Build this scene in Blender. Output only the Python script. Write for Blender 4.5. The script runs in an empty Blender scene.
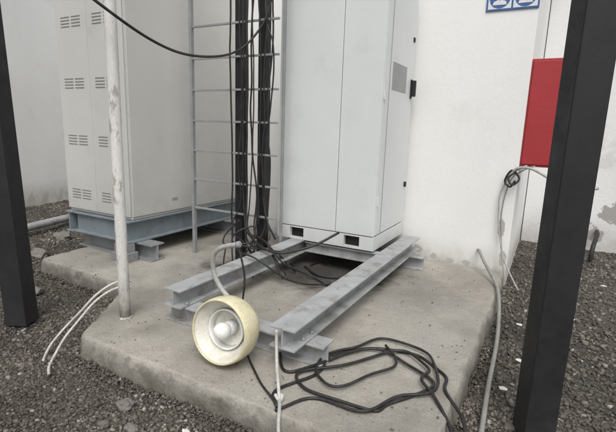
import bpy, bmesh, math, random
import numpy as np
from mathutils import Matrix, Vector, noise
random.seed(7); np.random.seed(7)
scn=bpy.context.scene
col=scn.collection
V=Vector
# ------------------------------------------------------------ materials
def mat(name, base, rough=.6, var=.12, vscale=6, dirt=None, dirtcol=(.12,.10,.08), dscale=3, dthr=.55, dsoft=.12,
        base_z=None, base_h=.4, bump=.15, bscale=60, metal=0, fine=.08, fscale=90, stretch=1.0, sss=0, blobs=(), blobcol=(.25,.24,.22), dmix=.5):
    m=bpy.data.materials.new(name); m.use_nodes=True
    nt=m.node_tree; N=nt.nodes; L=nt.links
    b=N['Principled BSDF']
    b.inputs['Metallic'].default_value=metal
    geo=N.new('ShaderNodeNewGeometry')
    mp=N.new('ShaderNodeMapping'); mp.inputs['Scale'].default_value=(1,1,stretch)
    L.new(geo.outputs['Position'],mp.inputs['Vector'])
    def nz(scale,det=5,r=.6,vec=None):
        n=N.new('ShaderNodeTexNoise'); n.inputs['Scale'].default_value=scale; n.inputs['Detail'].default_value=det
        n.inputs['Roughness'].default_value=r; L.new(vec or mp.outputs[0],n.inputs['Vector']); return n.outputs['Fac']
    def math_(op,a,bb,clamp=False):
        n=N.new('ShaderNodeMath'); n.operation=op; n.use_clamp=clamp
        for i,x in enumerate((a,bb)):
            if isinstance(x,(int,float)): n.inputs[i].default_value=x
            else: L.new(x,n.inputs[i])
        return n.outputs[0]
    def rng(x,a,bb,c=0,d=1):
        n=N.new('ShaderNodeMapRange'); n.inputs[1].default_value=a; n.inputs[2].default_value=bb
        n.inputs[3].default_value=c; n.inputs[4].default_value=d; L.new(x,n.inputs[0]); return n.outputs[0]
    def mixc(f,a,c):
        mx=N.new('ShaderNodeMix'); mx.data_type='RGBA'; L.new(f,mx.inputs[0]); L.new(a,mx.inputs[6]); mx.inputs[7].default_value=(*c,1); return mx.outputs[2]
    v=rng(nz(vscale),.3,.7,1-var,1+var)
    f=rng(nz(fscale,3),.3,.7,1-fine,1+fine)
    vf=math_('MULTIPLY',v,f)
    sc=N.new('ShaderNodeVectorMath'); sc.operation='SCALE'; sc.inputs[0].default_value=base[:3]; L.new(vf,sc.inputs['Scale'])
    colr=sc.outputs[0]
    if dirt is not None:
        mask=rng(nz(dscale,8,.68),dthr-dsoft,dthr+dsoft)
        if base_z is not None:
            sx=N.new('ShaderNodeSeparateXYZ'); L.new(geo.outputs['Position'],sx.inputs[0])
            g=rng(sx.outputs[2],base_z,base_z+base_h,1,0)
            nn=rng(nz(dscale*1.7,8,.7),.35,.65)
            g2=math_('MULTIPLY',math_('POWER',g,1.5),math_('ADD',nn,.35),True)
            mask=math_('MAXIMUM',math_('MULTIPLY',mask,dmix),g2,True)
        mask=math_('MULTIPLY',mask,dirt,True)
        colr=mixc(mask,colr,dirtcol)
    for (cc,rad,squash) in blobs:
        sb=N.new('ShaderNodeVectorMath'); sb.operation='SUBTRACT'; L.new(geo.outputs['Position'],sb.inputs[0]); sb.inputs[1].default_value=cc
        ml=N.new('ShaderNodeVectorMath'); ml.operation='MULTIPLY'; L.new(sb.outputs[0],ml.inputs[0]); ml.inputs[1].default_value=(1,1,squash)
        ln=N.new('ShaderNodeVectorMath'); ln.operation='LENGTH'; L.new(ml.outputs[0],ln.inputs[0])
        dd=math_('ADD',ln.outputs['Value'],math_('MULTIPLY',math_('SUBTRACT',nz(7,8,.7),.5),rad*3.0))
        colr=mixc(rng(dd,rad*.93,rad*1.0,1,0),colr,blobcol)
    L.new(colr,b.inputs['Base Color'])
    r=rng(nz(vscale*2,3),.3,.7,max(rough-.1,.05),min(rough+.1,1)); L.new(r,b.inputs['Roughness'])
    if bump:
        bp=N.new('ShaderNodeBump'); bp.inputs['Strength'].default_value=bump; bp.inputs['Distance'].default_value=.01
        L.new(nz(bscale,4,.6),bp.inputs['Height']); L.new(bp.outputs[0],b.inputs['Normal'])
    if sss:
        b.inputs['Subsurface Weight'].default_value=sss; b.inputs['Subsurface Radius'].default_value=(.05,.04,.02)
    return m
M={}
M['wall']=mat('white_wall_paint',(.82,.82,.80),.85,.035,1.2,.75,(.36,.335,.295),2.6,.68,.10,.12,.32,.22,25,fine=.02,stretch=.6,dmix=.2,
   blobs=[((-1.12,4.5,.24),.065,1.4),((-.95,4.5,.19),.04,1.3),((-.34,4.5,.56),.038,.5),((-.29,4.5,.28),.035,.5),((-.62,4.5,.18),.045,1.4),((-.78,4.5,.17),.03,1.4)],blobcol=(.46,.44,.40))
M['farwall']=mat('old_white_wall',(.76,.76,.75),.9,.06,1.0,.9,(.35,.335,.31),1.3,.62,.03,-.05,.6,.3,25,fine=.03,dmix=.3,
   blobs=[((.85,6.75,.50),.20,1.5),((.40,6.75,.36),.13,1.8),((.05,6.75,.22),.10,1),((1.25,6.75,.7),.2,1),((.62,6.75,.2),.1,1)],blobcol=(.36,.35,.33))
M['cab']=mat('grey_white_powder_coat',(.675,.70,.692),.42,.025,1.5,.35,(.38,.365,.32),4,.64,.1,.38,.30,.03,200,fine=.012)
M['beige']=mat('beige_cabinet_paint',(.585,.58,.55),.5,.04,1.2,.4,(.30,.285,.25),3,.66,.12,.5,.5,.04,200,fine=.02)
M['steel']=mat('grey_painted_steel',(.34,.35,.355),.55,.16,7,.75,(.20,.18,.155),9,.57,.07,None,.3,.12,80,fine=.06)
M['steel2']=mat('weathered_grey_steel',(.25,.26,.265),.55,.15,7,.5,(.13,.11,.10),9,.58,.08,None,.3,.12,80)
M['bluesteel']=mat('blue_grey_painted_steel',(.21,.245,.27),.5,.14,6,.5,(.14,.13,.12),9,.60,.08,None,.3,.1,80)
M['black']=mat('black_column_paint',(.013,.013,.015),.62,.2,5,.35,(.05,.046,.04),8,.62,.08,0,.35,.05,90,dmix=.3)
M['blackpost']=mat('black_mast_paint',(.013,.013,.015),.5,.2,5)
M['cable']=mat('black_cable_rubber',(.014,.014,.014),.5,.2,20,.4,(.07,.062,.052),15,.56,.1)
M['wire']=mat('white_cable_sheath',(.55,.54,.50),.6,.12,15,.6,(.30,.27,.22),18,.54,.1)
M['conduit']=mat('grey_conduit_plastic',(.27,.27,.255),.6,.1,12,.5,(.18,.16,.13),14,.56,.1)
M['greywire']=mat('light_grey_wire_sheath',(.42,.42,.40),.6,.1,12,.5,(.22,.2,.17),14,.56,.1)
M['neck']=mat('light_grey_lamp_pipe',(.40,.40,.385),.5,.1,12,.6,(.22,.2,.17),14,.56,.1)
M['pole']=mat('chipped_white_pole_paint',(.66,.65,.62),.6,.08,6,.95,(.24,.22,.19),20,.58,.03,.15,.5,.25,70,stretch=.35,dmix=.7)
M['red']=mat('red_box_paint',(.38,.030,.036),.55,.08,3,.25,(.20,.03,.03),6,.6,.1)
M['blue']=mat('blue_sign_enamel',(.05,.12,.33),.4,.05,5)
M['signwhite']=mat('white_sign_enamel',(.72,.74,.76),.4,.04,5)
M['dark']=mat('dark_recess',(.012,.012,.013),.8,.1,5)
M['plate']=mat('grey_label_plate',(.30,.31,.31),.5,.08,5)
M['seam']=mat('vent_shadow_paint',(.22,.22,.20),.6,.08,5)
M['ivory']=mat('yellowed_plastic_shade',(.69,.635,.43),.45,.10,8,.5,(.46,.40,.24),10,.57,.09,sss=.2)
M['refl']=mat('white_plastic_reflector',(.72,.705,.64),.45,.07,8,.6,(.50,.455,.35),12,.55,.09)
M['bulb']=mat('white_glass_bulb',(.84,.84,.82),.2,.03,8)
M['rung']=mat('galvanised_rung',(.27,.28,.285),.5,.12,9)
M['rock']=mat('pale_rubble',(.20,.188,.17),.9,.15,12,.5,(.10,.09,.08),9,.55,.1,bump=.8)
M['litter']=mat('white_plastic_scrap',(.7,.7,.68),.6,.1,12,.4,(.35,.32,.28),20,.55,.1)

def concrete():
    m=mat('stained_concrete',(.345,.324,.286),.88,.24,1.3,.65,(.18,.165,.138),1.7,.54,.11,None,.3,.7,30,fine=.15,fscale=80)
    nt=m.node_tree;N=nt.nodes;L=nt.links;b=N['Principled BSDF']
    src=b.inputs['Base Color'].links[0].from_socket
    geo=N.new('ShaderNodeNewGeometry')
    def noise_(s,d=6,r=.65):
        n=N.new('ShaderNodeTexNoise'); n.inputs['Scale'].default_value=s; n.inputs['Detail'].default_value=d; n.inputs['Roughness'].default_value=r
        L.new(geo.outputs['Position'],n.inputs['Vector']); return n.outputs['Fac']
    def mrange(s,a,b_,c,d):
        r=N.new('ShaderNodeMapRange'); r.inputs[1].default_value=a; r.inputs[2].default_value=b_; r.inputs[3].default_value=c; r.inputs[4].default_value=d; L.new(s,r.inputs[0]); return r.outputs[0]
    def mul(a,bb,op='MULTIPLY'):
        n=N.new('ShaderNodeMath'); n.operation=op
        for i,x in enumerate((a,bb)):
            if isinstance(x,(int,float)): n.inputs[i].default_value=x
            else: L.new(x,n.inputs[i])
        return n.outputs[0]
    def mixc(f,a,c):
        mx=N.new('ShaderNodeMix'); mx.data_type='RGBA'; L.new(f,mx.inputs[0]); L.new(a,mx.inputs[6]); mx.inputs[7].default_value=(*c,1); return mx.outputs[2]
    c=src
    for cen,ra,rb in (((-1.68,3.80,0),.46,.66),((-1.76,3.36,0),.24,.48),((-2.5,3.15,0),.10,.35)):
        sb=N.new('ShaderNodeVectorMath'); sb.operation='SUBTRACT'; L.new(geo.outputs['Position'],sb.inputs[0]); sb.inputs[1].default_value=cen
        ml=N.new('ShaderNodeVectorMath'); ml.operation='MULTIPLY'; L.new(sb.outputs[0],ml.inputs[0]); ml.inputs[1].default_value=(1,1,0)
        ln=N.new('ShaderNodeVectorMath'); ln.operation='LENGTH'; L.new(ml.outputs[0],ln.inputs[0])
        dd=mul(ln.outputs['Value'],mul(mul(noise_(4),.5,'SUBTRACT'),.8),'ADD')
        c=mixc(mrange(dd,ra,rb,.90,0),c,(.04,.036,.031))  # noise-edged dark patches in the pad colour, under the cabinet and by the masts
    c=mixc(mrange(noise_(28,5,.75),.60,.68,0,.5),c,(.13,.12,.10))
    c=mixc(mrange(noise_(5,8,.75),.58,.66,0,.35),c,(.43,.415,.38))
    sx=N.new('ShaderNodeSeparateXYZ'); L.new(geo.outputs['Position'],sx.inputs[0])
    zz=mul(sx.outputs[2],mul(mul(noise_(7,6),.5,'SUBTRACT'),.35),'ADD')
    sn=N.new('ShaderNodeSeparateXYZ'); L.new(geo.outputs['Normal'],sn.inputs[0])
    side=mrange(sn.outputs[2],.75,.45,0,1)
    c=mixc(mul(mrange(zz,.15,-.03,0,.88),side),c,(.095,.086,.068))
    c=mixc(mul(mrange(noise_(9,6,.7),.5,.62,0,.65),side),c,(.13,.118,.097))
    L.new(c,b.inputs['Base Color'])
    return m
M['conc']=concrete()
def gravel_ground():
    m=bpy.data.materials.new('gravel_bed'); m.use_nodes=True; nt=m.node_tree;N=nt.nodes;L=nt.links;b=N['Principled BSDF']
    geo=N.new('ShaderNodeNewGeometry')
    vo=N.new('ShaderNodeTexVoronoi'); vo.inputs['Scale'].default_value=60; L.new(geo.outputs['Position'],vo.inputs['Vector'])
    cr=N.new('ShaderNodeValToRGB'); sp=N.new('ShaderNodeSeparateColor'); L.new(vo.outputs['Color'],sp.inputs[0]); L.new(sp.outputs[0],cr.inputs[0])
    e=cr.color_ramp.elements; e[0].color=(.05,.043,.035,1); e[1].color=(.16,.145,.122,1)
    x=e.new(.7); x.color=(.095,.083,.068,1)
    big=N.new('ShaderNodeTexNoise'); big.inputs['Scale'].default_value=1.2; L.new(geo.outputs['Position'],big.inputs['Vector'])
    mr=N.new('ShaderNodeMapRange'); mr.inputs[1].default_value=.35; mr.inputs[2].default_value=.65; mr.inputs[3].default_value=.6; mr.inputs[4].default_value=1.15; L.new(big.outputs[0],mr.inputs[0])
    sc=N.new('ShaderNodeVectorMath'); sc.operation='SCALE'; L.new(cr.outputs[0],sc.inputs[0]); L.new(mr.outputs[0],sc.inputs['Scale'])
    L.new(sc.outputs[0],b.inputs['Base Color']); b.inputs['Roughness'].default_value=.8
    bp=N.new('ShaderNodeBump'); bp.inputs['Strength'].default_value=1; bp.inputs['Distance'].default_value=.02; bp.invert=True
    L.new(vo.outputs['Distance'],bp.inputs['Height']); L.new(bp.outputs[0],b.inputs['Normal'])
    return m
M['ground']=gravel_ground()
def stones_mat():
    m=bpy.data.materials.new('gravel_stone'); m.use_nodes=True; nt=m.node_tree;N=nt.nodes;L=nt.links;b=N['Principled BSDF']
    g=N.new('ShaderNodeNewGeometry')
    cr=N.new('ShaderNodeValToRGB'); L.new(g.outputs['Random Per Island'],cr.inputs[0])
    e=cr.color_ramp.elements; e[0].color=(.058,.049,.039,1); e[1].color=(.34,.32,.29,1)
    for p,c in ((.35,(.084,.072,.058,1)),(.62,(.112,.098,.080,1)),(.88,(.148,.131,.110,1)),(.97,(.20,.182,.158,1))):
        x=e.new(p); x.color=c
    big=N.new('ShaderNodeTexNoise'); big.inputs['Scale'].default_value=1.6; L.new(g.outputs['Position'],big.inputs['Vector'])
    mr=N.new('ShaderNodeMapRange'); mr.inputs[1].default_value=.35; mr.inputs[2].default_value=.65; mr.inputs[3].default_value=.7; mr.inputs[4].default_value=1.3; L.new(big.outputs[0],mr.inputs[0])
    sc=N.new('ShaderNodeVectorMath'); sc.operation='SCALE'; L.new(cr.outputs[0],sc.inputs[0]); L.new(mr.outputs[0],sc.inputs['Scale'])
    L.new(sc.outputs[0],b.inputs['Base Color']); b.inputs['Roughness'].default_value=.75
    return m
M['stone']=stones_mat()
# ------------------------------------------------------------ helpers
def finish(bm,name,mt,smooth=False,bevel=0,parent=None):
    me=bpy.data.meshes.new(name); bm.normal_update(); bm.to_mesh(me); bm.free()
    me.materials.append(M[mt] if isinstance(mt,str) else mt)
    ob=bpy.data.objects.new(name,me); col.objects.link(ob)
    if smooth:
        for p in me.polygons: p.use_smooth=True
    if bevel:
        md=ob.modifiers.new('bevel','BEVEL'); md.width=bevel; md.segments=2; md.limit_method='ANGLE'; md.angle_limit=math.radians(40)
    if parent: par(ob,parent)
    return ob
def par(ob,p):
    ob.parent=p; ob.matrix_parent_inverse=p.matrix_basis.inverted()
def thing(name,loc,label,cat,group=None):
    e=bpy.data.objects.new(name,None); e.location=loc; e.empty_display_size=.1; col.objects.link(e)
    tag(e,label,cat,group); return e
def tag(o,label,cat,group=None):
    o['label']=label; o['category']=cat
    if group: o['group']=group
def addbox(bm,a,b):
    x0,y0,z0=a;x1,y1,z1=b
    vs=[bm.verts.new(p) for p in ((x0,y0,z0),(x1,y0,z0),(x1,y1,z0),(x0,y1,z0),(x0,y0,z1),(x1,y0,z1),(x1,y1,z1),(x0,y1,z1))]
    for f in ((0,3,2,1),(4,5,6,7),(0,1,5,4),(1,2,6,5),(2,3,7,6),(3,0,4,7)): bm.faces.new([vs[i] for i in f])
def boxes(name,lst,mt,bevel=.004,parent=None):
    bm=bmesh.new()
    for a,b in lst: addbox(bm,a,b)
    return finish(bm,name,mt,False,bevel,parent)
def extrude_profile(bm,prof,p0,p1,u,v):
    n=len(prof)
    A=[bm.verts.new(p0+u*a+v*b) for a,b in prof]; B=[bm.verts.new(p1+u*a+v*b) for a,b in prof]
    for i in range(n): bm.faces.new((A[i],A[(i+1)%n],B[(i+1)%n],B[i]))
    bm.faces.new(A[::-1]); bm.faces.new(B)
def Ibeam(name,p0,p1,w,h,t,mt,parent=None,tag_=None):
    p0=V(p0);p1=V(p1);d=(p1-p0).normalized();u=d.cross(V((0,0,1))).normalized();v=V((0,0,1))
    k=w/2;tw=t/2
    prof=[(-k,0),(k,0),(k,t),(tw,t),(tw,h-t),(k,h-t),(k,h),(-k,h),(-k,h-t),(-tw,h-t),(-tw,t),(-k,t)]
    bm=bmesh.new(); extrude_profile(bm,prof,p0,p1,u,v); bmesh.ops.recalc_face_normals(bm,faces=bm.faces)
    return finish(bm,name,mt,False,.0025,parent)
def cr(pts,n=10):
    P=[V(p) for p in pts]; P=[P[0]*2-P[1]]+P+[P[-1]*2-P[-2]]; out=[]
    for i in range(1,len(P)-2):
        a,b,c,d=P[i-1:i+3]
        for k in range(n):
            t=k/n; out.append(.5*((2*b)+(c-a)*t+(2*a-5*b+4*c-d)*t*t+(3*b-a-3*c+d)*t**3))
    out.append(P[-2]); return out
def tube(name,pts,r,mt,seg=10,n=10,parent=None,wob=0,straight=False,smooth_it=0):
    Q=[V(p) for p in pts] if straight else cr(pts,n)
    for _ in range(smooth_it): Q=[Q[0]]+[(Q[i-1]+Q[i]*2+Q[i+1])/4 for i in range(1,len(Q)-1)]+[Q[-1]]
    if wob:
        s=random.random()*50
        Q=[q+V((noise.noise(q*3+V((s,0,0))),noise.noise(q*3+V((0,s,0))),0))*wob for q in Q]
    bm=bmesh.new(); rings=[]
    t0=(Q[1]-Q[0]).normalized()
    nrm=t0.orthogonal().normalized()
    for i,q in enumerate(Q):
        t=(Q[min(i+1,len(Q)-1)]-Q[max(i-1,0)]).normalized()
        nrm=(nrm-t*nrm.dot(t)); nrm=nrm.normalized() if nrm.length>1e-6 else t.orthogonal().normalized()
        bi=t.cross(nrm)
        rings.append([bm.verts.new(q+(nrm*math.cos(2*math.pi*k/seg)+bi*math.sin(2*math.pi*k/seg))*r) for k in range(seg)])
    for a,b in zip(rings,rings[1:]):
        for k in range(seg): bm.faces.new((a[k],a[(k+1)%seg],b[(k+1)%seg],b[k]))
    bm.faces.new(rings[0][::-1]); bm.faces.new(rings[-1])
    bmesh.ops.recalc_face_normals(bm,faces=bm.faces)
    return finish(bm,name,mt,True,0,parent)
def lathe(name,prof,origin,axis,mt,seg=40,parent=None,closed=False):
    axis=V(axis).normalized(); u=axis.orthogonal().normalized(); w=axis.cross(u); o=V(origin)
    bm=bmesh.new(); rings=[]
    for r,h in prof:
        if r<1e-5: rings.append([bm.verts.new(o+axis*h)])
        else: rings.append([bm.verts.new(o+axis*h+(u*math.cos(2*math.pi*k/seg)+w*math.sin(2*math.pi*k/seg))*r) for k in range(seg)])
    R=list(zip(rings,rings[1:]))
    if closed: R.append((rings[-1],rings[0]))
    for a,b in R:
        for k in range(seg):
            k2=(k+1)%seg
            if len(a)==1 and len(b)==1: continue
            if len(a)==1: bm.faces.new((a[0],b[k2],b[k]))
            elif len(b)==1: bm.faces.new((a[k],a[k2],b[0]))
            else: bm.faces.new((a[k],a[k2],b[k2],b[k]))
    bmesh.ops.recalc_face_normals(bm,faces=bm.faces)
    return finish(bm,name,mt,True,0,parent)
# ------------------------------------------------------------ ground
bm=bmesh.new()
bmesh.ops.create_grid(bm,x_segments=140,y_segments=140,size=7)
for v in bm.verts:
    v.co.x-=2; v.co.y+=3.5
    edge=max(abs(v.co.x+2),abs(v.co.y-3.5))/7
    k=1-max(0,(edge-.85)/.15)
    v.co.z=(noise.noise(V((v.co.x*1.3,v.co.y*1.3,0)))*.035+noise.noise(V((v.co.x*5,v.co.y*5,3)))*.012-.01)*k
bv=[e for e in bm.edges if e.is_boundary]
O=[bm.verts.new((x,y,-.01)) for x,y in [(-300,-300),(300,-300),(300,300),(-300,300)]]
sides={0:lambda v:abs(v.co.y+3.5)<1e-3,1:lambda v:abs(v.co.x-5)<1e-3,2:lambda v:abs(v.co.y-10.5)<1e-3,3:lambda v:abs(v.co.x+9)<1e-3}
allb=list({v for e in bv for v in e.verts})
for s in range(4):
    vs=[v for v in allb if sides[s](v)]
    vs.sort(key=lambda v:(v.co.x if s in(0,2) else v.co.y),reverse=s in (2,3))
    bm.faces.new([O[s],O[(s+1)%4]]+vs[::-1])
bmesh.ops.recalc_face_normals(bm,faces=bm.faces)
g=finish(bm,'ground','ground',True); g['kind']='structure'
def gz(x,y):
    return noise.noise(V((x*1.3,y*1.3,0)))*.035+noise.noise(V((x*5,y*5,3)))*.012-.01
SL=[(-2.42,1.53),(-.27,1.53),(-.25,4.5),(-4.35,4.5),(-4.15,2.3),(-2.93,2.3)]
def inside(x,y,m=0):
    c=False;n=len(SL)
    for i in range(n):
        x1,y1=SL[i];x2,y2=SL[(i+1)%n]
        if (y1>y)!=(y2>y) and x<(x2-x1)*(y-y1)/(y2-y1)+x1: c=not c
    return c
def edge_pts(rs,N):
    out=[]
    segs=[(SL[0],SL[1]),(SL[1],SL[2]),(SL[5],SL[0]),(SL[4],SL[5])]
    while len(out)<N:
        a,b=segs[rs.randint(4)]; t=rs.rand(); dx,dy=b[0]-a[0],b[1]-a[1]; l=math.hypot(dx,dy)
        if rs.rand()>l/3: continue
        d=abs(rs.randn())*.045; x=a[0]+dx*t+dy/l*(d-.012); y=a[1]+dy*t-dx/l*(d-.012)
        pile=.5+.5*noise.noise(V((x*2.5,y*2.5,9)))*2
        out.append((x,y,gz(x,y)+max(0,.055*pile*(1-d/.10))*rs.rand()))
    return out
def stones(name,N,xr,yr,s0,s1,sub,seed,mode=None):
    rs=np.random.RandomState(seed)
    b=bmesh.new(); bmesh.ops.create_icosphere(b,subdivisions=sub,radius=1); b.verts.ensure_lookup_table()
    base=np.array([v.co[:] for v in b.verts]); faces=np.array([[v.index for v in f.verts] for f in b.faces]); b.free()
    out=[]
    if mode=='edge': out=edge_pts(rs,N)
    while len(out)<N:
        x=rs.uniform(*xr);y=rs.uniform(*yr)
        if mode=='slab':
            if not inside(x,y) or (rs.rand()>.25 and abs(y-1.6)>.25 and noise.noise(V((x*2,y*2,5)))<.12): continue
            out.append((x,y,.150)); continue
        if inside(x,y): continue
        if x<-.25 and x>-4.8 and y>4.45: continue
        out.append((x,y,gz(x,y)))
    P=np.array(out); nv=len(base)
    sz=s0+(s1-s0)*rs.rand(N)**2.2
    q=rs.randn(N,4); q/=np.linalg.norm(q,axis=1)[:,None]; a,bq,c,d=q.T
    Rm=np.stack([np.stack([1-2*(c*c+d*d),2*(bq*c-a*d),2*(bq*d+a*c)],-1),np.stack([2*(bq*c+a*d),1-2*(bq*bq+d*d),2*(c*d-a*bq)],-1),np.stack([2*(bq*d-a*c),2*(c*d+a*bq),1-2*(bq*bq+c*c)],-1)],1)
    L=base[None]*(1+.28*rs.randn(N,nv,1)*.8).clip(.6,1.4)*np.stack([rs.uniform(.7,1.25,N),rs.uniform(.6,1,N),rs.uniform(.45,.8,N)],-1)[:,None,:]
    W=np.einsum('nij,nvj->nvi',Rm,L)*sz[:,None,None]
    W[:,:,2]*=.8
    W+=P[:,None,:]; W[:,:,2]+=sz[:,None]*.25
    me=bpy.data.meshes.new(name); nf=len(faces)
    F=(faces[None]+(np.arange(N)*nv)[:,None,None]).reshape(-1)
    me.vertices.add(N*nv); me.vertices.foreach_set('co',W.reshape(-1).astype(np.float32))
    me.loops.add(len(F)); me.loops.foreach_set('vertex_index',F.astype(np.int32))
    me.polygons.add(N*nf); me.polygons.foreach_set('loop_start',np.arange(0,len(F),3,dtype=np.int32)); me.polygons.foreach_set('loop_total',np.full(N*nf,3,dtype=np.int32))
    me.update(); me.validate(); me.materials.append(M['stone'])
    o=bpy.data.objects.new(name,me); col.objects.link(o); o['kind']='stuff'; return o
stones('gravel',38000,(-4.2,.6),(.6,2.6),.005,.017,1,1)
stones('gravel.001',34000,(-8.6,1.6),(2.2,7.2),.009,.024,1,2)
stones('gravel.002',160,(-4.5,.8),(.7,4),.018,.03,2,3)
stones('gravel.003',5600,None,None,.005,.016,1,4,'edge')
stones('loose_grit',560,(-4.2,-.3),(1.55,4.4),.0025,.009,1,5,'slab')
# ------------------------------------------------------------ slab
def slab():
    pts=[]
    n=len(SL)
    for i in range(n):
        a=V((*SL[i],0));b=V((*SL[(i+1)%n],0)); k=max(2,int((b-a).length/.02))
        for j in range(k): pts.append(a.lerp(b,j/k))
    for _ in range(10):
        pts=[(pts[i-1]+pts[i]*2+pts[(i+1)%len(pts)])/4 for i in range(len(pts))]
    c=V((-2,3,0)); bm=bmesh.new()
    def off(p,s,ins):
        e=.016*noise.noise(V((p.x*3,p.y*3,s)))+.010*noise.noise(V((p.x*12,p.y*12,s*3)))+.005*noise.noise(V((p.x*35,p.y*35,s*9)))
        chip=max(0,noise.noise(V((p.x*6+9,p.y*6,7)))-.15)*.16*ins
        d=(c-p).normalized(); return p+d*(e+ins*.028+chip)
    levels=[(-.25,-.3,0),(.0,-.15,1),(.05,-.05,1.6),(.09,.03,2),(.115,.18,2.5),(.132,.4,2.7),(.143,.68,2.9),(.150,1.05,3.1)]
    rings=[]
    for z,ins,s in levels:
        rings.append([bm.verts.new((*off(p,s*.4,ins).xy,z+(.006*noise.noise(p*5) if .1<z<.149 else 0))) for p in pts])
    for a,b in zip(rings,rings[1:]):
        for k in range(len(a)): bm.faces.new((a[k],a[(k+1)%len(a)],b[(k+1)%len(a)],b[k]))
    for f in bm.faces: f.smooth=True
    bm.faces.new(rings[-1])
    bmesh.ops.recalc_face_normals(bm,faces=bm.faces)
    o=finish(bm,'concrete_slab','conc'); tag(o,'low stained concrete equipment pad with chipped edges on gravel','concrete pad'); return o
slab()
# ------------------------------------------------------------ buildings
bd=thing('equipment_building',(-2.4,4.5,0),'white plastered equipment building with peeling paint at its base','building')
boxes('wall',[((-4.75,4.5,-.2),(-.25,7.5,3.7))],'wall',.006,bd)
boxes('roof',[((-4.9,4.35,3.703),(-.1,7.65,3.85))],'conc',.01,bd)
bw=thing('boundary_wall',(3,6.8,0),'old white boundary wall with peeling grey patches','wall')
boxes('wall',[((-.24,6.75,-.2),(9,6.95,3.6))],'farwall',.01,bw)
boxes('coping',[((-.24,6.70,3.603),(9,7.0,3.68))],'conc',.01,bw)
lw=thing('side_wall',(-8,5,0),'plain off-white perimeter wall beyond the gravel','wall')
bm=bmesh.new()
extrude_profile(bm,[(-.12,0),(.12,0),(.12,3.8),(.17,3.8),(.17,3.9),(-.17,3.9),(-.17,3.8),(-.12,3.8)],V((-7.1,1.5,-.2)),V((-8.7,8.5,-.2)),V((.97,.22,0)).normalized(),V((0,0,1)))
bmesh.ops.recalc_face_normals(bm,faces=bm.faces)
finish(bm,'wall','wall',False,.01,lw)
rw=thing('rear_wall',(-6.5,7.6,0),'plain off-white wall closing the yard','wall')
boxes('wall',[((-8.6,7.55,-.2),(-4.77,7.75,3.7))],'wall',.01,rw)
boxes('coping',[((-8.6,7.5,3.703),(-4.92,7.8,3.78))],'conc',.01,rw)
# ------------------------------------------------------------ black columns
def column(x,y,z0,w,lean,rot,label):
    e=thing('steel_column',(x,y,z0),label,'column','black steel columns')
    k=w/2; U=V((math.cos(rot),math.sin(rot),0)); W=V((-math.sin(rot),math.cos(rot),0))
    for nm,q,a,b,bv in (('shaft',k,V((x,y,z0+.012)),V((x+lean[0]*4,y+lean[1]*4,z0+4)),.008),('base_plate',k*1.5,V((x,y,z0-.03)),V((x,y,z0+.002)),.003)):
        bm=bmesh.new(); extrude_profile(bm,[(-q,-q),(q,-q),(q,q),(-q,q)],a,b,U,W)
        bmesh.ops.recalc_face_normals(bm,faces=bm.faces); finish(bm,nm,'black',False,bv,e)
    return e
column(-3.19,1.62,0,.15,(-.024,-.012),math.radians(28),'black square steel column standing in dark gravel beside the pad')
column(.085,2.24,-.03,.145,(.0,0),math.radians(24),'black square steel column in gravel close to the pad edge')
# white pole
wp=thing('white_pole',(-2.40,1.87,.15),'thin white steel pole with chipped paint standing on concrete','pole')
tube('shaft',[(-2.40,1.87,.155),(-2.40,1.87,1.2),(-2.395,1.87,2.2),(-2.395,1.87,3.6)],.036,'pole',20,8,wp)
lathe('base_flange',[(0,.012),(.036,.012),(.045,.006),(.048,0),(0,0)],(-2.40,1.87,.149),(0,0,1),'pole',24,wp)
# ------------------------------------------------------------ main cabinet
CX0,CX1,CY0,CY1,CZ=-2.27,-1.275,3.56,4.44,.40
PH=.125
cb=thing('equipment_cabinet',(-1.76,3.93,CZ),'tall pale grey outdoor telecom cabinet standing on steel beams','cabinet')
boxes('body',[((CX0+.004,CY0+.02,CZ+PH+.005),(CX1-.022,CY1,2.75))],'cab',.008,cb)
a1,a2,b1,b2=.14,.29,.71,.86
boxes('plinth',[((CX0,CY0+.004,CZ),(CX0+a1,CY0+.05,CZ+PH)),((CX0+a2,CY0+.004,CZ),(CX0+b1,CY0+.05,CZ+PH)),((CX0+b2,CY0+.004,CZ),(CX1,CY0+.05,CZ+PH)),
  ((CX0+a1,CY0+.004,CZ+.112),(CX0+a2,CY0+.05,CZ+PH)),((CX0+b1,CY0+.004,CZ+.112),(CX0+b2,CY0+.05,CZ+PH)),
  ((CX0+a1,CY0+.004,CZ),(CX0+a2,CY0+.05,CZ+.018)),((CX0+b1,CY0+.004,CZ),(CX0+b2,CY0+.05,CZ+.018)),
  ((CX0,CY0+.052,CZ),(CX0+.05,CY1-.05,CZ+PH)),((CX1-.05,CY0+.052,CZ),(CX1,CY1-.05,CZ+PH)),((CX0,CY1-.048,CZ),(CX1,CY1,CZ+PH))],'cab',.002,cb)
boxes('plinth_recess',[((CX0+.055,CY0+.055,CZ+.004),(CX1-.055,CY0+.06,CZ+PH-.002))],'dark',0,cb)
boxes('front_panel',[((CX0,CY0,CZ+PH+.007),(CX0+.62,CY0+.018,2.72))],'cab',.005,cb)
boxes('front_panel',[((CX0+.625,CY0,CZ+PH+.007),(CX1-.002,CY0+.018,2.72))],'cab',.005,cb)
dr=boxes('door',[((CX1-.020,CY0+.024,CZ+PH+.012),(CX1,CY1-.03,2.70))],'cab',.005,cb)
boxes('information_plate',[((CX1,CY0+.22,1.80),(CX1+.003,CY0+.62,2.03))],'plate',.001,dr)
h=boxes('handle',[((CX1,CY1-.115,1.76),(CX1+.012,CY1-.075,1.94)),((CX1+.012,CY1-.112,1.78),(CX1+.05,CY1-.078,1.93))],'black',.006,dr)
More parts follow.
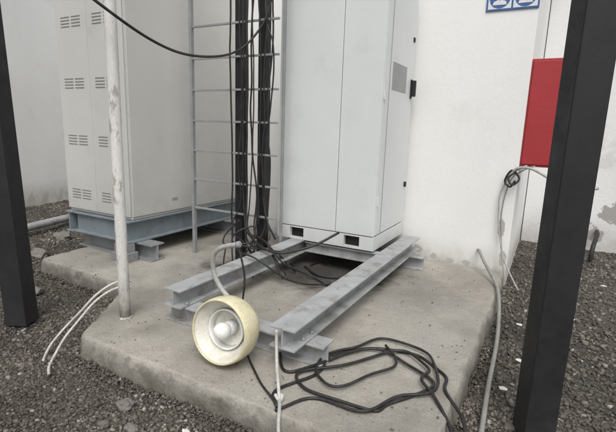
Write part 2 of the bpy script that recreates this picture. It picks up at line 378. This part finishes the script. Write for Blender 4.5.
boxes('latch',[((CX1,CY1-.12,2.28),(CX1+.01,CY1-.08,2.32))],'black',.002,dr)
boxes('latch',[((CX1,CY1-.09,.90),(CX1+.02,CY1-.065,.95))],'black',.002,dr)
boxes('seam_strip',[((CX1+.001,CY0+.150,CZ+.15),(CX1+.004,CY0+.155,2.68))],'plate',0,dr)
for zc in (.8,1.7,2.5): boxes('hinge',[((CX1,CY0+.03,zc),(CX1+.012,CY0+.05,zc+.08))],'cab',.002,dr)
# ------------------------------------------------------------ beam frame
fr=thing('steel_beam_frame',(-1.6,3,.15),'grey painted steel I-beam frame carrying the cabinet above concrete','steel frame')
def bm_(a,b,w,hh,nm='beam',mt='steel'): return Ibeam(nm,a,b,w,hh,.012,mt,fr)
bm_((-2.04,1.95,.275),(-2.04,4.36,.275),.14,.124)
bm_((-1.145,1.86,.275),(-1.145,4.36,.275),.16,.124)
bm_((-2.16,2.06,.151),(-.96,2.06,.151),.13,.122,'cross_beam')
bm_((-2.30,4.12,.151),(-.95,4.12,.151),.13,.122,'cross_beam')
bm_((-1.97,3.62,.285),(-1.225,3.62,.285),.08,.10,'cross_beam')
for x,y in ((-2.10,2.02),(-1.98,2.02),(-1.20,2.0),(-1.09,2.0),(-1.20,2.1),(-1.09,2.1)):
    lathe('bolt',[(0,.018),(.008,.018),(.008,.010),(.015,.009),(.015,0),(0,0)],(x,y,.2872),(0,0,1),'steel2',6,fr)
# ------------------------------------------------------------ second cabinet
AX0,AX1,AY0,AY1,AZ=-4.36,-3.42,2.78,4.44,.53
c2=thing('storage_cabinet',(-3.92,3.6,AZ),'large beige metal cabinet with louvred front on raised grey steel base','cabinet')
boxes('body',[((AX0+.003,AY0+.02,AZ),(AX1-.003,AY1,2.95))],'beige',.008,c2)
boxes('door',[((AX0,AY0,AZ+.03),(AX0+.455,AY0+.018,2.92))],'beige',.005,c2)
boxes('door',[((AX0+.459,AY0,AZ+.03),(AX1-.004,AY0+.018,2.92))],'beige',.005,c2)
sp=boxes('side_panel',[((AX1-.0025,AY0+.03,AZ+.03),(AX1+.008,AY1-.05,2.92))],'beige',.004,c2)
boxes('label_plate',[((AX1+.008,3.30,.66),(AX1+.010,3.38,.69))],'plate',0,sp)
for zc in (2.36,1.80,1.26,.72):
    for xc in (AX0+.23,AX0+.69):
        sl=[]
        for k in range(4):
            for s in (-1,1):
                cx_=xc+s*.08
                sl.append(((cx_-.065,AY0-.003,zc+k*.028-.045),(cx_+.065,AY0+.002,zc+k*.028-.037)))
        boxes('vent',sl,'seam',0,c2)
sf=thing('steel_support_frame',(-3.9,3.6,.15),'blue-grey steel channel stand under the beige cabinet','steel frame')
Ibeam('beam',(-4.31,2.74,.315),(-4.31,4.42,.315),.11,.213,.014,'bluesteel',sf)
Ibeam('beam',(-3.46,2.70,.315),(-3.46,4.42,.315),.13,.213,.014,'bluesteel',sf)
Ibeam('cross_beam',(-4.25,2.80,.317),(-3.53,2.80,.317),.10,.208,.014,'bluesteel',sf)
Ibeam('cross_beam',(-4.3,2.90,.151),(-3.20,2.90,.151),.16,.162,.014,'steel2',sf)
Ibeam('cross_beam',(-4.3,4.20,.151),(-3.20,4.20,.151),.16,.162,.014,'steel2',sf)
boxes('foot',[((-3.58,2.66,.15),(-3.36,2.80,.235)),((-3.55,2.68,.235),(-3.39,2.79,.313))],'steel2',.004,sf)
# ------------------------------------------------------------ cable ladder and masts
ld=thing('cable_ladder',(-2.8,3.3,.15),'grey vertical cable ladder with thin rungs behind black masts','ladder')
boxes('rail',[((-3.12,3.28,.15),(-3.09,3.32,3.5))],'rung',.003,ld)
boxes('rail',[((-2.15,3.40,.15),(-2.13,3.43,3.5))],'rung',.003,ld)
for z in np.arange(.62,3.4,.285):
    boxes('rung',[((-3.09,3.29,z),(-2.12,3.31,z+.018))],'rung',.002,ld)
for x,y in ((-2.57,3.36),(-2.33,3.38)):
    e=thing('black_mast',(x,y,.15),'slim black steel mast with cables strapped along it','mast','black masts')
    boxes('shaft',[((x-.042,y-.03,.162),(x+.042,y+.05,3.6))],'blackpost',.006,e)
    boxes('base_plate',[((x-.09,y-.08,.151),(x+.09,y+.10,.162))],'steel2',.002,e)
# ------------------------------------------------------------ cables
def cable(pts,r=.009,label='black rubber cable running down the mast to the cabinet base',g='black cables by the masts',wob=.02,mt='cable',n=10,name='black_cable',cat='cable',sm=0):
    o=tube(name,pts,r,mt,8,n,None,wob,smooth_it=sm); tag(o,label,cat,g); return o
cable([(-2.47,3.30,3.5),(-2.46,3.29,2.4),(-2.45,3.29,1.5),(-2.44,3.28,.9),(-2.38,3.24,.5),(-2.15,3.2,.42),(-1.9,3.3,.17)],.010,wob=.012)
cable([(-2.49,3.31,3.5),(-2.49,3.29,2.2),(-2.48,3.28,1.2),(-2.44,3.26,.6),(-2.22,3.05,.43),(-1.85,3.0,.43)],.009,wob=.012)
cable([(-2.26,3.33,3.5),(-2.26,3.32,2.5),(-2.22,3.30,1.9),(-2.25,3.30,1.3),(-2.24,3.29,.7),(-2.12,3.3,.44)],.010,wob=.012)
cable([(-2.22,3.33,3.5),(-2.20,3.32,2.2),(-2.24,3.30,1.6),(-2.20,3.30,1.1),(-2.22,3.29,.6),(-2.3,3.15,.25)],.008,wob=.02)
cable([(-2.28,3.30,2.9),(-2.22,3.26,2.35),(-2.14,3.26,2.1),(-2.18,3.27,1.6),(-2.28,3.26,1.05),(-2.28,3.25,.55)],.007,wob=.02)
cable([(-2.62,3.30,3.5),(-2.63,3.29,2.0),(-2.61,3.29,1.0),(-2.60,3.26,.35),(-2.5,3.15,.18)],.008,wob=.01)
cable([(-2.40,3.28,3.5),(-2.36,3.27,2.7),(-2.38,3.27,2.05),(-2.38,3.27,1.3),(-2.32,3.27,.85),(-2.3,3.2,.4),(-2.45,3.05,.2)],.008,wob=.02)
for i in range(5):
    r_=random.Random(40+i); x0=-2.50+.07*i
    pts=[(x0+r_.uniform(-.015,.015),3.26+r_.uniform(-.02,.02),z) for z in (3.5,2.6,1.8,1.1,.75)]+[(x0+r_.uniform(-.05,.1),3.2,.50),(x0+r_.uniform(0,.25),3.1+r_.uniform(-.1,.1),.44),(x0+r_.uniform(.2,.5),3.15+r_.uniform(-.3,.1),.19)]
    cable(pts,.006+.0015*(i%2),wob=.015)
cable([(-2.45,3.2,.60),(-2.55,3.1,.45),(-2.40,2.95,.42),(-2.22,3.05,.46),(-2.30,3.2,.55),(-2.42,3.12,.50),(-2.36,2.98,.44),(-2.15,2.98,.42)],.007,'tangled black cable loop at the mast foot',wob=.03)
cable([(-2.62,3.2,.30),(-2.5,3.0,.20),(-2.3,2.9,.165),(-2.2,3.05,.17),(-2.4,3.2,.17),(-2.6,3.05,.17)],.007,'tangled black cable loop at the mast foot',wob=.03)
cable([(-2.4,3.22,.50),(-2.10,3.0,.46),(-1.85,2.95,.44),(-1.65,3.12,.49),(-1.50,3.32,.59)],.011,'black cable end lying across the beams under the cabinet',wob=.01)
cable([(-2.45,3.2,.42),(-2.2,2.85,.425),(-1.95,2.75,.42),(-1.7,2.9,.24),(-1.5,3.2,.165),(-1.3,3.5,.165)],.008,'black cable drooping between the steel beams',wob=.01)
cable([(-2.3,3.3,.42),(-2.04,3.1,.415),(-1.9,3.1,.30),(-1.7,3.25,.17),(-1.45,3.15,.165),(-1.3,3.3,.17),(-1.14,3.45,.165)],.007,'black cable drooping between the steel beams',wob=.02)
cable([(-1.93,3.5,.165),(-1.7,3.35,.165),(-1.45,3.45,.17),(-1.5,3.7,.165),(-1.8,3.75,.165),(-1.9,3.55,.17)],.009,'black cable loop lying on dark concrete under the cabinet',wob=.03)
cable([(-2.75,1.50,2.42),(-2.50,1.58,2.27),(-2.30,1.70,2.10),(-2.215,2.0,1.945),(-2.27,2.4,1.915),(-2.33,2.9,2.00),(-2.28,3.15,2.17),(-2.17,3.24,2.45),(-2.13,3.27,3.1)],.009,'slack black cable swinging overhead from column to mast',None,0,name='overhead_cable',sm=6)
cable([(-1.52,1.96,.79),(-1.46,1.95,.6),(-1.47,1.94,.4),(-1.42,1.90,.2),(-1.2,1.72,.162),(-1.05,1.62,.162),(-.96,1.56,.162)],.006,'thin black cable hanging from the discarded lamp neck',None,.008)
z=.159
CG='coiled cable on the pad'
cable([(-.99,1.57,z),(-1.06,1.68,z),(-.98,1.90,z),(-.97,2.16,z),(-.78,2.36,z),(-.56,2.46,z),(-.36,2.30,z),(-.33,2.12,z+.002),(-.2,1.98,.11),(-.13,1.72,.04),(-.22,1.5,.03),(-.18,1.2,.02)],.0085,'long black cable looped loosely on the concrete pad',CG,.06,sm=4)
cable([(-1.24,2.0,.17),(-1.13,1.86,z),(-1.02,1.96,z+.008),(-.84,2.32,z+.014),(-.60,2.30,z+.014),(-.40,2.16,z+.01),(-.55,1.90,z),(-.60,1.78,z),(-.92,1.76,z+.006),(-1.06,1.86,z+.01),(-.90,2.02,z+.014),(-.78,2.24,z+.01),(-.60,2.40,z+.02),(-.44,2.30,z+.02),(-.47,2.14,z+.024),(-.36,2.02,z+.01),(-.24,1.86,.12),(-.18,1.7,.05),(-.28,1.4,.03)],.0085,'black cable loop resting on the pad',CG,.06,sm=4)
cable([(-.97,1.58,z),(-.88,1.74,z),(-.62,1.76,z+.012),(-.50,1.96,z+.014),(-.35,2.14,z+.018),(-.48,2.42,z+.018),(-.80,2.50,z+.012),(-.90,2.28,z+.018),(-1.04,2.06,z+.012),(-.86,1.84,z+.018),(-.70,1.98,z+.016),(-.62,2.20,z+.02),(-.76,2.40,z+.022)],.008,'black cable loop crossing other loops on the pad',CG,.06,sm=4)
cable([(-1.17,1.845,.39),(-1.165,1.84,.30),(-1.11,1.76,.245),(-1.05,1.68,.20),(-1.00,1.615,.17)],.009,'short white strap tied to the beam end',None,.003,'wire',name='white_strap',cat='strap')
k_=tube('strap_knot',[(-1.01+.018*math.cos(a),1.625+.012*math.sin(a),.172+.012*math.sin(2*a)) for a in [i*.7 for i in range(12)]],.008,'wire',8,4); tag(k_,'small knot of white strap lying on the concrete','strap knot')
cable([(-1.02,1.64,.165),(-.97,1.57,.165),(-.93,1.50,.13),(-.87,1.42,.03),(-.80,1.27,.02)],.009,'dirty grey wire dropping over the pad edge',None,.006,'greywire',name='grey_wire',cat='wire')
WG='white cables by the pole'
cable([(-2.375,1.91,.40),(-2.41,1.915,.40),(-2.445,1.88,.395),(-2.48,1.82,.375),(-2.54,1.75,.31),(-2.60,1.68,.21),(-2.655,1.60,.11),(-2.65,1.51,.045),(-2.59,1.43,.02),(-2.53,1.38,.025)],.008,'slack white cable falling from the pole onto gravel',WG,.008,'wire',name='white_cable',sm=4)
cable([(-2.37,1.90,.36),(-2.40,1.912,.36),(-2.442,1.87,.355),(-2.465,1.80,.34),(-2.51,1.72,.28),(-2.56,1.64,.18),(-2.575,1.54,.09),(-2.52,1.44,.03),(-2.44,1.36,.02),(-2.36,1.31,.025)],.008,'slack white cable falling from the pole onto gravel',WG,.008,'wire',name='white_cable',sm=4)
cable([(-.52,4.49,.33),(-.50,4.42,.34),(-.44,4.30,.28),(-.33,4.10,.20),(-.25,3.85,.16),(-.20,3.45,.10),(-.17,3.05,.05),(-.16,2.6,.03),(-.14,2.2,.03),(-.12,1.8,.02)],.014,'grey conduit leaving the wall and running along the pad edge',None,.0,'conduit',name='grey_conduit',cat='conduit',sm=20)
# ------------------------------------------------------------ red box & wires
rb=thing('red_box',(-.12,4.6,1.2),'red painted metal hose box fixed to the building corner','red box')
boxes('body',[((-.249,4.50,1.17),(.01,4.72,2.11))],'red',.006,rb)
boxes('door',[((-.235,4.488,1.19),(-.004,4.4995,2.09))],'red',.004,rb)
for i,p in enumerate([
 [(-.18,4.47,1.18),(-.25,4.44,1.14),(-.33,4.46,1.04),(-.38,4.46,.88),(-.37,4.46,.7),(-.33,4.44,.5),(-.27,4.40,.3),(-.12,4.3,.05)],
 [(-.12,4.47,1.18),(-.22,4.43,1.13),(-.31,4.46,1.02),(-.34,4.46,.7),(-.31,4.42,.4),(-.22,4.2,.12)],
 [(-.33,4.46,1.05),(-.26,4.42,1.15),(-.15,4.38,1.16),(-.02,4.36,1.10),(.10,4.40,1.03),(.25,4.5,1.00),(.4,4.7,1.0)],
 [(-.26,4.45,1.12),(-.32,4.43,1.06),(-.28,4.42,1.00),(-.23,4.44,1.06),(-.30,4.44,1.13),(-.35,4.45,1.03),(-.30,4.43,.98),(-.26,4.43,1.04)]]):
    cable(p,(.007,.0065,.012,.009)[i],['thin grey wire drooping below the red box','thin grey wire drooping below the red box','grey wire swinging from the red box','tangled wire joint at the wall corner'][i],'wires below the red box',.012,['greywire','conduit','greywire','cable'][i],name='hanging_wire',cat='wire')
# ------------------------------------------------------------ sign
sg=thing('safety_sign',(-.46,4.49,2.54),'blue and white protective equipment sign on white wall','sign')
sx0,sx1,sz0,sz1=-.68,-.25,2.53,2.93
boxes('panel',[((sx0,4.488,sz0),(sx1,4.4985,sz1))],'blue',.001,sg)
def flat(name,polys,y,mt):
    bm=bmesh.new()
    for P in polys: bm.faces.new([bm.verts.new((a,y,b)) for a,b in P])
    bmesh.ops.recalc_face_normals(bm,faces=bm.faces)
    return finish(bm,name,mt,False,0,sg)
def circ(cx,cz,r,n=28,sy=1): return [(cx+r*math.cos(2*math.pi*i/n),cz+r*sy*math.sin(2*math.pi*i/n)) for i in range(n)]
cxs=(sx0+.111,sx1-.111)
rows=(sz0+.105,sz1-.105)
for c in cxs:
    for zc in rows:
        flat('white_field',[[(c-.096,zc-.090),(c+.096,zc-.090),(c+.096,zc+.090),(c-.096,zc+.090)]],4.4860,'signwhite')
        flat('blue_disc',[circ(c,zc,.086,36)],4.4840,'blue')
def person(c,zc,mask):
    body=[(c-.058,zc-.058),(c+.058,zc-.058),(c+.050,zc-.030),(c+.022,zc-.020),(c+.026,zc+.008),(c+.024,zc+.022),(c-.024,zc+.022),(c-.026,zc+.008),(c-.022,zc-.020),(c-.050,zc-.030)]
    hel=[(c-.040,zc+.026),(c+.040,zc+.026),(c+.032,zc+.034),(c+.024,zc+.056),(c+.0,zc+.064),(c-.024,zc+.056),(c-.032,zc+.034)]
    flat('pictogram',[body],4.4820,'signwhite'); flat('pictogram',[hel],4.4818,'signwhite')
    if mask: flat('pictogram_mask',[circ(c,zc-.006,.016,20,.8)],4.4800,'blue')
    else: flat('pictogram_mask',[[(c-.022,zc+.004),(c+.022,zc+.004),(c+.020,zc+.016),(c-.020,zc+.016)]],4.4800,'blue')
person(cxs[0],rows[0],True); person(cxs[1],rows[0],False)
person(cxs[0],rows[1],False); person(cxs[1],rows[1],True)
# ------------------------------------------------------------ lamp
lc=V((-1.455,1.80,.345)); ax=V((.04,-.98,.14)).normalized()
lp=thing('discarded_lamp',(-1.46,1.8,.151),'old yellowed round yard lamp with bent neck leaning on beams','lamp')
S=1.08
def sc_(l): return [(r*S,h*S) for r,h in l]
lathe('lamp_shade',sc_([(.156,.092),(.164,.091),(.170,.062),(.171,.020),(.165,-.025),(.148,-.062),(.115,-.088),(.05,-.100),(.03,-.100),(.05,-.095),(.112,-.082),(.143,-.057),(.160,-.022),(.166,.020),(.164,.058),(.156,.080)]),lc,ax,'ivory',56,lp,True)
lathe('reflector',sc_([(.157,.078),(.150,.070),(.128,.035),(.10,-.005),(.07,-.032),(.045,-.04),(.0,-.04)]),lc,ax,'refl',56,lp)
lathe('inner_ring',sc_([(.098,.034),(.102,.036),(.104,.020),(.094,-.010),(.090,-.008),(.098,.020)]),lc,ax,'bulb',48,lp,True)
lathe('lamp_holder',sc_([(0,-.039),(.038,-.038),(.036,.008),(.030,.014),(0,.014)]),lc,ax,'signwhite',28,lp)
lathe('bulb',sc_([(0,.015),(.026,.015),(.030,.024),(.040,.040),(.042,.062),(.036,.084),(.022,.098),(0,.103)]),lc,ax,'bulb',32,lp)
nk=[(-1.48,1.90,.38),(-1.56,1.96,.42),(-1.65,1.98,.47),(-1.70,1.97,.55),(-1.705,1.96,.64),(-1.68,1.95,.71),(-1.61,1.95,.755),(-1.50,1.95,.785)]
tube('neck',nk,.015,'neck',16,8,lp,smooth_it=8)
lathe('mounting_collar',[(0,0),(.018,0),(.019,.005),(.019,.02),(.015,.024),(0,.024)],(-1.515,1.95,.782),(1,0,.25),'steel2',24,lp)
# ------------------------------------------------------------ debris
def rock(name,c,s,seed,mt='rock',label='broken concrete lump lying in gravel',cat='rubble',g='rubble lumps'):
    bm=bmesh.new(); bmesh.ops.create_icosphere(bm,subdivisions=3,radius=1)
    for v in bm.verts:
        d=v.co.copy(); q=1+.45*noise.noise(d*1.3+V((seed,0,0)))+.12*noise.noise(d*4+V((seed,0,0)))
        v.co=V((d.x*s[0],d.y*s[1],d.z*s[2]))*q+V(c)
    o=finish(bm,name,mt); tag(o,label,cat,g); return o
for i,(c,s) in enumerate([((-1.78,1.36,.01),(.045,.035,.022)),((-1.62,1.26,.0),(.035,.03,.02)),((-3.7,2.0,.02),(.07,.05,.035)),((-5.2,3.2,.03),(.12,.09,.06)),((.2,4.0,.03),(.07,.06,.04)),((-4.7,2.6,.03),(.13,.08,.06))]):
    rock('rubble_lump',c,s,i*7.3)
for i,(x,y) in enumerate([(-.02,2.95),(.05,3.25),(-.08,2.55),(.3,3.9),(-1.35,1.35),(.6,5.0),(.15,4.6),(-.06,3.55)]):
    rock('plastic_scrap',(x,y,.03),(.022,.016,.006),i*3.1,'litter','small white plastic scrap lying on gravel','litter','white litter scraps')
gp=thing('ground_pipe',(-5.8,3.5,.06),'grey steel pipe lying on gravel beside the wall','pipe')
tube('shaft',[(-5.45,2.2,.10),(-5.7,3.1,.10),(-5.95,4.0,.10),(-6.2,4.9,.10)],.05,'steel',16,4,gp)
for y,x in ((2.8,-5.62),(4.2,-6.01)):
    boxes('pipe_support',[((x-.09,y-.05,-.03),(x+.09,y+.05,.052))],'rock',.008,gp)
pb=thing('pipe_stub',(.55,6.3,0),'grey bent pipe stub rising from gravel by the wall','pipe')
tube('shaft',[(.42,6.1,-.05),(.42,6.1,.2),(.44,6.2,.32),(.48,6.45,.36),(.5,6.74,.36)],.03,'steel2',12,8,pb)
tube('shaft',[(.55,6.0,-.05),(.55,6.0,.12),(.57,6.1,.22),(.62,6.45,.25),(.64,6.74,.25)],.025,'black',12,8,pb)
# ------------------------------------------------------------ world, sun, camera
w=bpy.data.worlds.new('World'); scn.world=w; w.use_nodes=True
nt=w.node_tree; bg=nt.nodes['Background']; sky=nt.nodes.new('ShaderNodeTexSky'); sky.sky_type='NISHITA'; sky.sun_disc=False
el,azd=55,150
sky.sun_elevation=math.radians(el); sky.sun_rotation=math.radians(azd); sky.dust_density=4; sky.air_density=1.2
hs=nt.nodes.new('ShaderNodeHueSaturation'); hs.inputs['Saturation'].default_value=.2
nt.links.new(sky.outputs[0],hs.inputs['Color']); nt.links.new(hs.outputs[0],bg.inputs['Color']); bg.inputs['Strength'].default_value=.15
sd=bpy.data.lights.new('sun','SUN'); sd.energy=1.5; sd.angle=math.radians(35); sd.color=(1,.975,.94)
so=bpy.data.objects.new('sun',sd); col.objects.link(so)
d=V((math.sin(math.radians(azd))*math.cos(math.radians(el)),math.cos(math.radians(azd))*math.cos(math.radians(el)),math.sin(math.radians(el))))
so.rotation_euler=d.to_track_quat('Z','Y').to_euler(); so.location=(0,0,8)
cd=bpy.data.cameras.new('camera'); cd.sensor_width=36; cd.lens=440/616*36; cd.clip_end=1000; cd.clip_start=.05
co=bpy.data.objects.new('camera',cd); col.objects.link(co)
R=Matrix.Rotation(math.radians(28.5),4,'Z')@Matrix.Rotation(math.radians(90-11.3),4,'X')@Matrix.Rotation(math.radians(1.9),4,'Z')
co.matrix_world=Matrix.Translation((0,0,1.45))@R
scn.camera=co
scn.view_settings.view_transform='Standard'; scn.view_settings.look='None'; scn.view_settings.exposure=0
